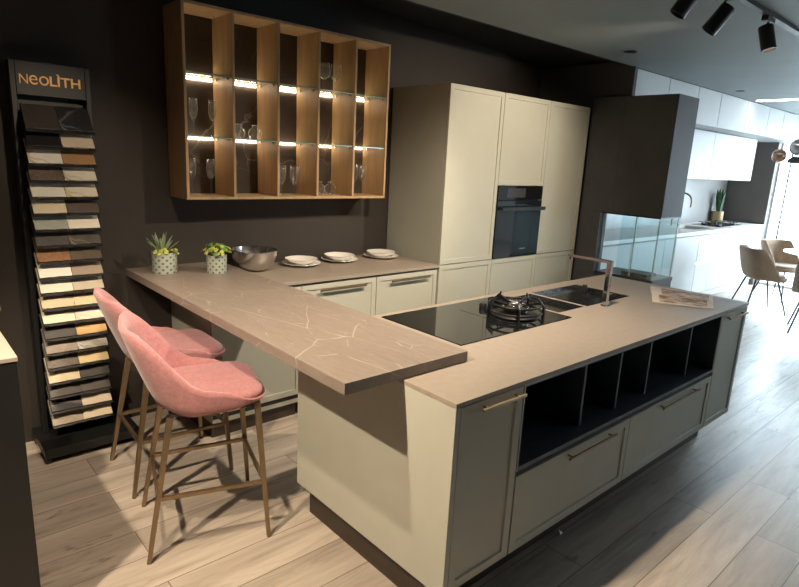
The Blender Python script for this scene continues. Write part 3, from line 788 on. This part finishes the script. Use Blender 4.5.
def bar_stool(label, loc, rz):
    t = thing('bar_stool', label, 'stool', loc, rz, 'pink bar stools at the stone bar')
    P = dict(fx=.262, bx=.215, sy=.228, e=2.9, ef=5.0, a0=.62, a1=2.35, pw=1.9, zs=.652, zb=.968, zu=.585, zf=.632, zi=.630, lean=.085, kc=.965, zc=.678)
    shell_seat(t, P, M['pink'])
    tops = {(1,1): (.212, .185), (1,-1): (.212, -.185), (-1,1): (-.125, .16), (-1,-1): (-.125, -.16)}
    F = {(1,1): (.250, .215), (1,-1): (.250, -.222), (-1,1): (-.235, .215), (-1,-1): (-.235, -.215)}
    zt = .62
    def at(k, z):
        a, b = tops[k], F[k]; s = (zt-z)/zt; return Vector((a[0]+(b[0]-a[0])*s, a[1]+(b[1]-a[1])*s, z))
    for k in tops:
        MB().tube([at(k, 0.0), at(k, .628 if k[0] > 0 else .597)], 0, square=True, radii=[.0085, .0125]).build('leg', M['bronze'], t, local=True, bevel=.002)
    ks = [(1,1), (1,-1), (-1,-1), (-1,1)]
    for i in range(4):
        a, b = at(ks[i], .265), at(ks[(i+1)%4], .265); d = (b-a).normalized()
        MB().tube([a+d*.009, b-d*.009], .008, square=True).build('footrest', M['bronze'], t, local=True, bevel=.001)
    MB().box(-.13, .222, -.17, .17, .601, .612).build('seat_frame', M['darkmetal'], t, local=True)
    return t
bar_stool('pink upholstered bar stool with bronze legs, nearest the camera', (.262, -1.270, 0), -.27)
bar_stool('pink upholstered bar stool with bronze legs, farther one beside the sample stand', (.325, -.705, 0), -.05)

# ------------------------------------------------------------------ stone sample stand
SX, SY = .052, -.2
t = thing('sample_stand', 'tall black display stand holding rows of stone samples, lettered along its header', 'display stand', (SX, SY, 0))
box('base', M['blackstand'], t, -.18, .292, -.350, -.014, .035, .085, bevel=.003)
for x in (-.165, .277):
    for y in (-.325, -.05):
        MB().lathe([(0,-.012), (.016,-.012), (.019,-.008), (.019,.008), (.016,.012), (0,.012)], 18, mtx=Matrix.Translation((x, y, .0195)) @ Matrix.Rotation(PI/2, 4, 'Y')).box(x-.006, x+.006, y-.006, y+.006, .0255, .0355).build('caster', M['black'], t, smooth=True)
for x in (-.142, .186): box('upright', M['blackstand'], t, x, x+.024, -.13, -.05, .0855, 2.02, bevel=.002)
box('header', M['blackstand'], t, -.1175, .1855, -.13, -.06, 1.862, 2.02, bevel=.002)
box('back_board', M['blackstand'], t, -.1175, .1855, -.062, -.052, .0855, 1.8615, bevel=0)
NR = 20
ang = R(50)
def zrow(k): return 1.703-(1.703-.165)*k/19
trayM = MB
for k in range(NR):
    z = zrow(k)
    # tray: tilted plate; local frame with x along width, v down the slope
    mt_ = Matrix.Translation((SX-.0175, -.245, z)) @ Matrix.Rotation(ang, 4, 'X')
    m = MB().box(-.150, .150, -.012, .155, -.010, -.006, mtx=mt_)
    for (xa, xb) in ((-.150, -.125), (-.045, -.012), (.012, .045), (.125, .150)):
        m.box(xa, xb, -.014, -.008, -.0055, .009, mtx=mt_)
    m.build('tray', M['blackstand'], t)
for s, size, x, z, off in (('N', .066, -.103, 1.914, -.0003), ('eo', .066, -.061, 1.914, -.0003), ('LÌTH', .066, .026, 1.914, .0012)):
    cu = bpy.data.curves.new('lettering', 'FONT'); cu.body = s; cu.size = size; cu.extrude = .0015; cu.offset = off
    if s == 'eo': cu.size = .076
    ob = bpy.data.objects.new('lettering', cu); C.objects.link(ob)
    dg = bpy.context.evaluated_depsgraph_get(); me = bpy.data.meshes.new_from_object(ob.evaluated_get(dg))
    bpy.data.objects.remove(ob)
    # fit each word to its measured width
    w = max(v.co.x for v in me.vertices)-min(v.co.x for v in me.vertices); x_0 = min(v.co.x for v in me.vertices)
    W = {'N': .036, 'eo': .083, 'LÌTH': .137}[s]
    lo = min(v.co.y for v in me.vertices)
    hgt = {'N': .045, 'eo': .043, 'LÌTH': None}[s]
    hh = max(v.co.y for v in me.vertices)-lo
    sy = (hgt/hh) if hgt else (.058/hh)
    for v in me.vertices: v.co.x = (v.co.x-x_0)*W/w; v.co.y = (v.co.y-lo)*sy
    o = bpy.data.objects.new('lettering', me); C.objects.link(o); o.parent = t
    o.location = (x-SX, -.1318-SY, z); o.rotation_euler = (PI/2, 0, 0); me.materials.append(M['orange'])
    o['label'] = 'orange gold lettering'
W_ = (.70, .64, .54)
specs = [ # left, right : (description, base, dark, vein, kind)
 (('charcoal', (.055,.045,.04), (.04,.033,.03), None), ('black marbled', (.03,.03,.032), (.012,.012,.014), (.16,.16,.16))),
 (('jet black', (.012,.012,.013), (.009,.009,.009), None), ('beige', (.55,.46,.35), (.48,.40,.30), None)),
 (('white gold-veined', (.72,.68,.60), (.64,.60,.52), (.42,.26,.08)), ('orange-brown wood-look', (.38,.22,.11), (.27,.15,.07), None)),
 (('speckled brown granite', (.17,.13,.10), (.07,.05,.04), None), ('cream faintly veined', (.66,.62,.52), (.56,.50,.40), (.40,.32,.20))),
 (('plain white', (.72,.68,.58), (.68,.64,.54), None), ('white with bold golden veins', (.70,.66,.55), (.60,.54,.42), (.42,.32,.08))),
 (('pale sand', (.70,.60,.44), (.66,.56,.40), None), ('dark mocha', (.12,.09,.075), (.085,.065,.055), None)),
 (('pale grey-green', (.38,.39,.34), (.32,.33,.29), None), ('bright ivory', (.78,.72,.60), (.75,.69,.57), None)),
 (('dark slate', (.085,.08,.075), (.06,.055,.05), None), ('dark olive marbled', (.11,.10,.08), (.05,.045,.04), (.25,.21,.14))),
 (('rust-brown', (.34,.17,.08), (.16,.08,.04), None), ('dark bronze', (.12,.09,.06), (.06,.045,.035), None)),
 (('snow white', (.80,.75,.66), (.78,.73,.64), None), ('taupe', (.33,.26,.20), (.29,.23,.17), None)),
 (('creamy white', (.78,.72,.60), (.75,.69,.57), None), ('light greige', (.52,.46,.36), (.46,.40,.31), None)),
 (('sandy beige', (.66,.55,.38), (.60,.49,.33), None), ('honey beige', (.70,.56,.36), (.62,.48,.29), None)),
 (('soft cream', (.76,.68,.54), (.72,.64,.50), None), ('cream with faint veins', (.74,.68,.56), (.68,.61,.49), (.55,.46,.34))),
 (('anthracite', (.07,.062,.058), (.055,.048,.045), None), ('ochre', (.58,.38,.16), (.50,.32,.13), None)),
 (('grey travertine', (.36,.32,.26), (.24,.20,.16), None), ('grey striped marble', (.55,.53,.46), (.20,.19,.16), (.62,.60,.55))),
 (('rough grey-brown', (.22,.18,.15), (.12,.10,.085), None), ('straw yellow', (.74,.60,.34), (.70,.55,.30), None)),
 (('warm cream', (.74,.64,.44), (.70,.60,.40), None), ('dark graphite', (.075,.068,.062), (.055,.05,.046), None)),
 (('dark warm grey', (.10,.085,.075), (.075,.064,.056), None), ('dark grey', (.10,.088,.08), (.08,.07,.062), None)),
 (('black with one white vein', (.02,.02,.02), (.014,.014,.014), (.45,.42,.34)), ('pale beige', (.66,.56,.44), (.62,.52,.40), None)),
 (('mid greige', (.40,.33,.25), (.33,.27,.20), None), ('light sand', (.68,.58,.42), (.63,.53,.38), None)),
]
ordw = ['first','second','third','fourth','fifth','sixth','seventh','eighth','ninth','tenth']
smesh = None
for k in range(NR):
    row = (ordw[k]+' row from the top') if k < 10 else (('bottom row' if k == 19 else ordw[19-k]+' row from the bottom'))
    for s in (0, 1):
        desc, base, dark, vein = specs[k][s]
        if vein: mat = marble('stone_'+desc.replace(' ', '_').replace('-', '_'), base, dark, vein, 9 if 'one' not in desc else 5, .05, .35, .8, (1,1,1), (0,0,.7), 12)
        else:
            mat = marble('stone_'+desc.replace(' ', '_').replace('-', '_'), base, dark, base, 3, .01, .4, .1, (1,1,1) if 'wood' not in desc else (1, 8, 1), (0,0,0), 60 if ('speck' in desc or 'rough' in desc or 'rust' in desc) else 15)
        if smesh is None:
            smesh = MB().box(-.0735, .0735, 0, .150, -.0045, .0035).build('stone_sample', mat, bevel=.001)
            o = smesh
        else:
            me = smesh.data.copy(); o = bpy.data.objects.new('stone_sample', me); C.objects.link(o)
            me.materials.clear(); me.materials.append(mat)
            b = o.modifiers.new('edge', 'BEVEL'); b.width = .001; b.segments = 2; b.limit_method = 'ANGLE'
        o.matrix_world = Matrix.Translation((SX-.0175+(-.0745 if s == 0 else .0745), -.245, zrow(k))) @ Matrix.Rotation(ang, 4, 'X')
        tag(o, f"{desc} stone sample, {'left' if s == 0 else 'right'} tile, {row}", 'stone sample', 'stone samples on the display stand')

# ------------------------------------------------------------------ dark pedestal at the left edge
t = thing('pedestal', 'dark block pedestal with a pale top at the left edge', 'pedestal', (-.71, -1.23, 0))
box('body', M['blackstand'], t, -1.0, -.414, -1.553, -.9, 0, .985)
box('top', M['top_edge'], t, -1.0, -.412, -1.555, -.898, .9855, 1.0)['label'] = 'pale stone top'
m = MB(); prof = [(0,0), (.05,0), (.085,.02), (.10,.05), (.09,.08), (.06,.095), (0,.10)]
o = m.lathe(prof, 28, (-.487, -1.10, 1.0005)).build('decorative_stone', M['goldobj'], smooth='all')
o['label'] = 'golden brown speckled round ornament on the dark pedestal'; o['category'] = 'ornament'

# scrap on the floor
o = MB().poly([(0,0,0), (.028,.004,0), (.012,.022,.02)]).poly([(0,0,0), (.012,.022,.02), (.004,.026,0)]).poly([(.028,.004,0), (.004,.026,0), (.012,.022,.02)]).poly([(0,0,0), (.004,.026,0), (.028,.004,0)]).build('paper_scrap', M['white'])
o.scale = (.8, .8, .8); o.location = (1.495, -2.350, .0005); tag(o, 'tiny white paper scrap on the floor below the island drawers', 'paper scrap')

# ------------------------------------------------------------------ fireplace
fx0, fx1, fy0, fy1 = 4.20, 4.585, -1.385, -.955
t = thing('fireplace', 'hanging grey fireplace block with a glass firebox beneath, beside the tall cabinets', 'fireplace', (4.39, -1.15, 0))
MB().box(fx0, fx1, fy0, -.938, 1.275, 2.264).box(fx0, 4.2495, -.938, -.625, 1.275, 2.264).build('hood', M['hood'], t, bevel=.002)
MB().box(fx0, fx1, fy0, -.845, 0, .70).box(fx0, 4.2495, -.845, -.625, 0, .70).build('plinth_block', M['hood'], t, bevel=.002)
MB().box(fx0-.004, fx1+.004, fy0-.004, -.846, .7005, .735).build('hearth', M['darkmetal'], t)
MB().box(fx0, 4.2495, -.83, -.625, .7005, 1.2745).build('side_panel', M['hood'], t)
MB().box(fx0+.002, fx1-.002, fy0+.002, -.846, 1.262, 1.2745).build('top_frame', M['black'], t)
MB().box(fx0+.002, fx0+.008, fy0+.01, -.846, .7355, 1.2615).build('glass_pane', M['pane'], t)
MB().box(fx0+.002, fx1-.002, fy0+.002, fy0+.008, .7355, 1.2615).build('glass_pane', M['pane'], t)
MB().box(fx1-.008, fx1-.002, fy0+.01, -.846, .7355, 1.2615).build('glass_pane', M['pane'], t)
for (x, y) in ((fx0+.014, fy0+.014), (fx1-.014, fy0+.014), (fx0+.014, -1.17)):
    MB().box(x-.005, x+.005, y-.005, y+.005, .7355, 1.2615).build('corner_post', M['steel'], t)
MB().box(fx0+.10, fx1-.10, fy0+.10, -1.05, .7355, .76).build('burner_tray', M['black'], t)

# ------------------------------------------------------------------ white kitchen behind
UY = -.93; UZ0, UZ1 = 2.165, 2.505
ux = [4.302, 4.98, 5.64, 6.23, 7.03, 7.79, 8.38, 8.98, 9.59]
uw = ['partly behind the partition','behind the fireplace hood','just right of the fireplace hood','second right of the fireplace hood','above the seam of the lower doors','above the potted snake plant','second nearest the window','touching the window wall']
for i in range(8):
    t = thing('upper_cabinet', f'white high wall cabinet by the ceiling, {uw[i]}', 'cabinet', ((ux[i]+ux[i+1])/2, -.4, UZ0), group='white cabinets along the ceiling')
    box('carcass', M['whitecarc'], t, ux[i], ux[i+1]-.001, UY+.022, -.01, UZ0, UZ1)
    box('door', M['whitelac'], t, ux[i]+.006, ux[i+1]-.006, UY, UY+.020, UZ0-.012, UZ1)
lx = [5.63, 7.10, 8.58]
for i in range(2):
    t = thing('wall_cabinet', ('white wall cabinet over the far sink, beside the fireplace hood', 'white wall cabinet over the far hob and snake plant')[i], 'cabinet', ((lx[i]+lx[i+1])/2, -.3, 1.6), group='white wall cabinets above the far counter')
    box('carcass', M['whitecarc'], t, lx[i], lx[i+1]-.001, -.578, -.01, 1.6, UZ0-.001)
    box('door', M['whitelac'], t, lx[i]+.006, lx[i+1]-.006, -.60, -.580, 1.59, UZ0-.015)
tag(MB().box(4.31, 9.42, -.009, -.001, 0, UZ0-.001).build('splashback', M['greylight']), 'taupe grey splashback behind the far counter', 'panel')
tag(MB().box(9.44, 9.58, -.62, -.012, 0, UZ0-.001).build('side_panel', M['greywall'], bevel=.002), 'taupe grey end panel closing the far kitchen', 'panel')
bxs = [4.31, 5.3, 6.1, 7.085, 8.25, 9.435]
bl = ['hidden behind the fireplace', 'seen through the fireplace glass', 'right of the fireplace, under the far sink', 'behind the tan chairs', 'nearest the window']
for i in range(5):
    t = thing('drawer_unit', 'white far base unit, '+bl[i], 'cabinet', ((bxs[i]+bxs[i+1])/2, -.3, 0), group='white base units of the far kitchen')
    box('carcass', M['whitecarc'], t, bxs[i], bxs[i+1]-.001, -.598, -.01, .10, .905)
    if i < 3: box('door', M['whitelac'], t, bxs[i]+.005, bxs[i+1]-.006, -.62, -.60, .12, .885)
    else:
        box('drawer', M['whitelac'], t, bxs[i]+.005, bxs[i+1]-.006, -.62, -.60, .545, .885)
        xm = (bxs[i]+bxs[i+1])/2-.12
        box('drawer', M['whitelac'], t, bxs[i]+.003, xm, -.62, -.60, .12, .510)
        box('drawer', M['whitelac'], t, xm+.004, bxs[i+1]-.004, -.62, -.60, .12, .510)
        box('grip_channel', M['steel'], t, bxs[i]+.003, bxs[i+1]-.004, -.612, -.6, .512, .543, bevel=0)
    box('plinth', M['whitelac'], t, bxs[i], bxs[i+1]-.001, -.56, -.1, 0, .0995)
o = slab('worktop', M['whitetop'], 4.31, 9.438, -.63, -.011, .906, .945, holes=((7.15, 7.75, -.50, -.15),), bevel=.001)
tag(o, 'pale worktop of the far white kitchen', 'worktop')
t = tag(MB().box(7.152, 7.748, -.498, -.152, .9065, .912).build('sink', M['top']), 'taupe sink basin sunk in the far white counter', 'sink')
t = thing('hob', 'black gas hob on the far white counter', 'hob', (8.4, -.32, .945))
MB().box(8.0, 8.85, -.52, -.13, .9455, .952).build('hob_plate', M['blackglass'], t)
for (x, y) in ((8.15,-.24), (8.15,-.42), (8.42,-.32), (8.70,-.24), (8.70,-.42)):
    MB().lathe([(0,0), (.04,0), (.04,.014), (0,.018)], 16, (x, y, .9525)).build('burner', M['iron'], t)
    MB().box(x-.075, x+.075, y-.005, y+.005, .978, .990).box(x-.005, x+.005, y-.075, y+.075, .979, .989).box(x-.075, x-.065, y-.005, y+.005, .9525, .978).box(x+.065, x+.075, y-.005, y+.005, .9525, .978).build('pan_support', M['iron'], t)
t = tag(MB().tube([(7.45,-.08,.9455), (7.45,-.08,1.28)]+[(7.45, -.19+.11*math.cos(a), 1.28+.11*math.sin(a)) for a in [PI*i/10 for i in range(11)]]+[(7.45,-.30,1.21)], .011, 12).build('tap', M['bronze'], smooth=True), 'curved bronze tap over the far sink', 'tap')
t = thing('potted_snake_plant', 'snake plant in a tan pot at the back of the far counter', 'plant', (8.93, -.12, .9455))
ppx, ppy = 8.955, -.105
MB().lathe([(0,0), (.078,0), (.085,.01), (.085,.165), (.078,.165), (.076,.15), (0,.15)], 28, (ppx, ppy, .9455)).build('pot', M['brass_pot'], t, smooth=True)
m = MB()
for i in range(11):
    a = i*2.4; tl = .08+.42*((i*7) % 11)/11; L = .26+.14*((i*5) % 7)/7
    leaf(m, (ppx+.025*math.cos(a), ppy-.01+.02*math.sin(a), 1.096), (math.cos(a)*math.sin(tl), min(.1, math.sin(a)*math.sin(tl))*.5-.02, math.cos(tl)), L, .055, 0, .2)
m.build('leaves', M['leaf_dark'], t)

# dining corner
def dining_chair(label, loc, rz):
    t = thing('dining_chair', label, 'chair', loc, rz, 'tan dining chairs around the glass table')
    P = dict(fx=.24, bx=.24, sy=.26, e=3.0, a0=1.30, a1=1.80, zs=.455, zb=.80, zu=.40, zi=.425, lean=.05, kc=.90, pw=.8, zc=.485)
    shell_seat(t, P, M['brownfab'], .03)
    for sx in (1, -1):
        for sy_ in (1, -1):
            MB().tube([(.24*sx, .22*sy_, 0), (.13*sx, .13*sy_, .405)], .010, 8, radii=[.008, .012]).build('leg', M['darkmetal'], t, local=True)
    return t
dining_chair('tan dining chair at the left of the glass table, nearest the island end', (7.52, -1.27, 0), R(-48))
dining_chair('tan dining chair at the far side of the glass table by the window', (8.62, -1.19, 0), R(-112))
dining_chair('tan dining chair cut by the right edge of the picture', (6.90, -2.02, 0), R(15))
t = thing('dining_table', 'round glass dining table between the tan chairs', 'table', (8.12, -1.82, 0))
MB().lathe([(0,.738), (.52,.738), (.523,.744), (.52,.75), (0,.75)], 64, (8.12, -1.82, 0)).build('table_top', glassy('table_glass', (.75, .88, .88), 1.5, .5), t, smooth=True)
MB().lathe([(0,0), (.22,0), (.22,.012), (.03,.03), (.028,.70), (.12,.7375), (0,.7375)], 28, (8.12, -1.82, 0)).build('pedestal_leg', M['darkmetal'], t, smooth=True)
# pendant lamp: stem, arms, globes
t = thing('pendant_lamp', 'pendant lamp with bronze and clear glass globes over the dining table', 'lamp', (7.9, -1.35, CZ))
cx_, cy_ = 7.95, -1.33
MB().tube([(cx_, cy_, 1.915), (cx_, cy_, CZ-.011)], .006, 8).lathe([(0,-.01), (.06,-.01), (.06,0), (0,0)], 20, (cx_, cy_, CZ-.001)).build('stem', M['gold'], t)
def globe(x, y, z, r, mat, lab):
    o = MB().lathe([(r*math.sin(PI*i/16), -r*math.cos(PI*i/16)) for i in range(17)], 24, (x, y, z)).build('globe', mat, t, smooth='all'); o['label'] = lab
globe(7.9, -1.095, 1.920, .085, M['smoke'], 'bronze mirrored globe')
globe(7.9, -1.285, 2.03, .10, M['smoke2'], 'grey mirrored globe')
globe(7.95, -1.60, 1.93, .085, M['smoke'], 'bronze mirrored globe')
m = MB(); m.tube([(7.91, -1.18, 1.915), (cx_, cy_, 1.915), (7.95, -1.515, 1.925)], .006, 8).tube([(cx_, cy_, 1.93), (7.92, -1.30, 1.955)], .005, 8); m.build('arm', M['gold'], t)
MB().lathe([(.085*math.sin(PI*i/16), .085*math.cos(PI*i/16)) for i in range(9)]+[(.078, .0), (0, .0)], 24, (7.9, -1.275, 1.835)).build('shade', M['darkmetal'], t, smooth=True)['label'] = 'dark half-dome shade'

# outside plants by the window
t = thing('climbing_shrub', 'leafy green climbing shrub outside the window', 'shrub', (10.6, -1.3, 0))
m = MB(); rnd = random.Random(11)
for i in range(700):
    y = rnd.uniform(-2.3, -.85); z = rnd.uniform(.25, 2.05); x = 10.6+rnd.uniform(-.12, .12)
    if math.sin(y*9+z*4)+math.sin(z*7-y*3) < -.2: continue
    roundleaf(m, (x, y, z), (rnd.uniform(-1, 0), rnd.uniform(-.6, .6), rnd.uniform(-.2, 1)), rnd.uniform(.025, .05))
m.build('leaves', M['leaf_out'], t)
m = MB()
for y in (-2.1, -1.7, -1.3, -.95): m.tube([(10.6, y, -.02), (10.62, y+.06, .8), (10.58, y-.05, 1.5), (10.6, y+.04, 2.0)], .008, 6)
m.build('stems', M['leaf_dark'], t)

# ------------------------------------------------------------------ ceiling fittings
TYk = -2.325
t = tag(MB().box(.2, 6.2, TYk-.018, TYk+.018, CZ-.022, CZ-.001).build('light_track', M['darkmetal'], bevel=.001), 'black lighting track on the ceiling', 'light track')
def spot_head(x, y, z, d, label, lit=False):
    t = thing('track_spotlight', label, 'spotlight', (x, TYk, CZ-.022), group='black spotlights on the ceiling track')
    MB().box(x-.055, x+.055, TYk-.017, TYk+.017, CZ-.048, CZ-.0225).build('adapter', M['black'], t, bevel=.002)
    d = Vector(d).normalized(); c = Vector((x, y, z)); q = d.to_track_quat('-Z', 'Y').to_matrix().to_4x4()
    mt_ = Matrix.Translation(c) @ q
    MB().tube([(x, TYk, CZ-.0485), tuple(c+Vector((0, 0, .042)))], .006, 8).build('stem', M['black'], t)
    hd = MB().lathe([(0,.066), (.033,.066), (.037,.060), (.037,-.066), (.032,-.066), (.030,-.045), (0,-.045)], 32, mtx=mt_).build('lamp_head', M['black'], t, smooth=True)
    if lit: MB().lathe([(0,-.046), (.026,-.046), (.026,-.043), (0,-.043)], 24, mtx=mt_ @ Matrix.Translation((0,0,-.002))).build('lens', M['lampface'], t)
    else: MB().lathe([(0,-.046), (.026,-.046), (.026,-.043), (0,-.043)], 24, mtx=mt_ @ Matrix.Translation((0,0,-.002))).build('lens', M['darkmetal'], t)
spot_head(2.09, -2.30, 2.385, (-.30, .50, -1), 'leftmost black ceiling spotlight, cut by the top of the picture')
spot_head(2.45, -2.30, 2.375, (-.30, .62, -1), 'middle one of the three black ceiling spotlights, unlit face')
spot_head(3.03, -2.335, 2.38, (.0, -.30, -1), 'rightmost black ceiling spotlight with a glowing face', True)
tag(MB().box(7.05, 7.12, -6.5, -1.0, CZ-.008, CZ-.001).build('ceiling_light_strip', M['ledcool']), 'long white light strip on the far ceiling', 'light')
for (x, y, lab) in ((6.165, -1.126, 'small dark round downlight in the far ceiling near the white cabinets'), (3.64, -1.22, 'small dark round downlight in the ceiling above the tall cabinets')):
    tag(MB().lathe([(0,-.002), (.035,-.002), (.038,-.004), (.045,-.004), (.045,0), (0,0)], 28, (x, y, CZ-.0005)).build('downlight', M['black'], smooth=True), lab, 'downlight')

# ------------------------------------------------------------------ lights
def spot(x, y, z, tgt, power, size=100, blend=.6, rad=.025, c=(1, .80, .58)):
    l = bpy.data.lights.new('ceiling_or_fill_spot', 'SPOT'); l.energy = power; l.spot_size = R(size); l.spot_blend = blend; l.shadow_soft_size = rad; l.color = c
    o = bpy.data.objects.new('ceiling_or_fill_spot', l); C.objects.link(o); o.location = (x, y, z)
    o.rotation_euler = (Vector(tgt)-Vector((x, y, z))).to_track_quat('-Z', 'Y').to_euler()
    return o
spot(-1.0, -1.95, 2.42, (-.05, -1.55, 0), 200, 86, .5)
spot(-.30, -1.95, 2.42, (.25, -1.35, 0), 100, 90, .6)
spot(.30, -2.0, 2.42, (0, -.2, 1.15), 58, 52, .8)  # added fill spot to brighten the sample stand
spot(1.60, -2.05, 2.42, (1.62, -1.35, .6), 165, 124, 1.0, c=(1, .83, .64))
spot(3.0, -2.25, 2.42, (3.0, -.6, 1.55), 120, 85, .9)
spot(2.2, -2.2, 2.42, (1.75, -.1, .9), 50, 50, .8)  # added fill spot to brighten the plates on the back counter
# daylight: window area light + sky
a = bpy.data.lights.new('daylight_portal', 'AREA'); a.shape = 'RECTANGLE'; a.size = 2.48; a.size_y = 2.36; a.cycles.is_portal = True
o = bpy.data.objects.new('daylight_portal', a); C.objects.link(o); o.location = (XR+.10, -1.87, 1.18)
o.rotation_euler = Vector((-1, 0, 0)).to_track_quat('-Z', 'Z').to_euler()
w = bpy.data.worlds.new('sky'); sc.world = w; w.use_nodes = True
bg = w.node_tree.nodes['Background']; bg.inputs[0].default_value = (.76, .90, 1, 1); bg.inputs[1].default_value = 17

sc.view_settings.view_transform = 'Standard'; sc.view_settings.look = 'None'; sc.view_settings.gamma = 1; sc.view_settings.use_curve_mapping = False
sc.view_settings.exposure = 0.3
sc.cycles.use_denoising = True
sc.cycles.max_bounces = 8; sc.cycles.transparent_max_bounces = 16
sc.cycles.sample_clamp_indirect = 6
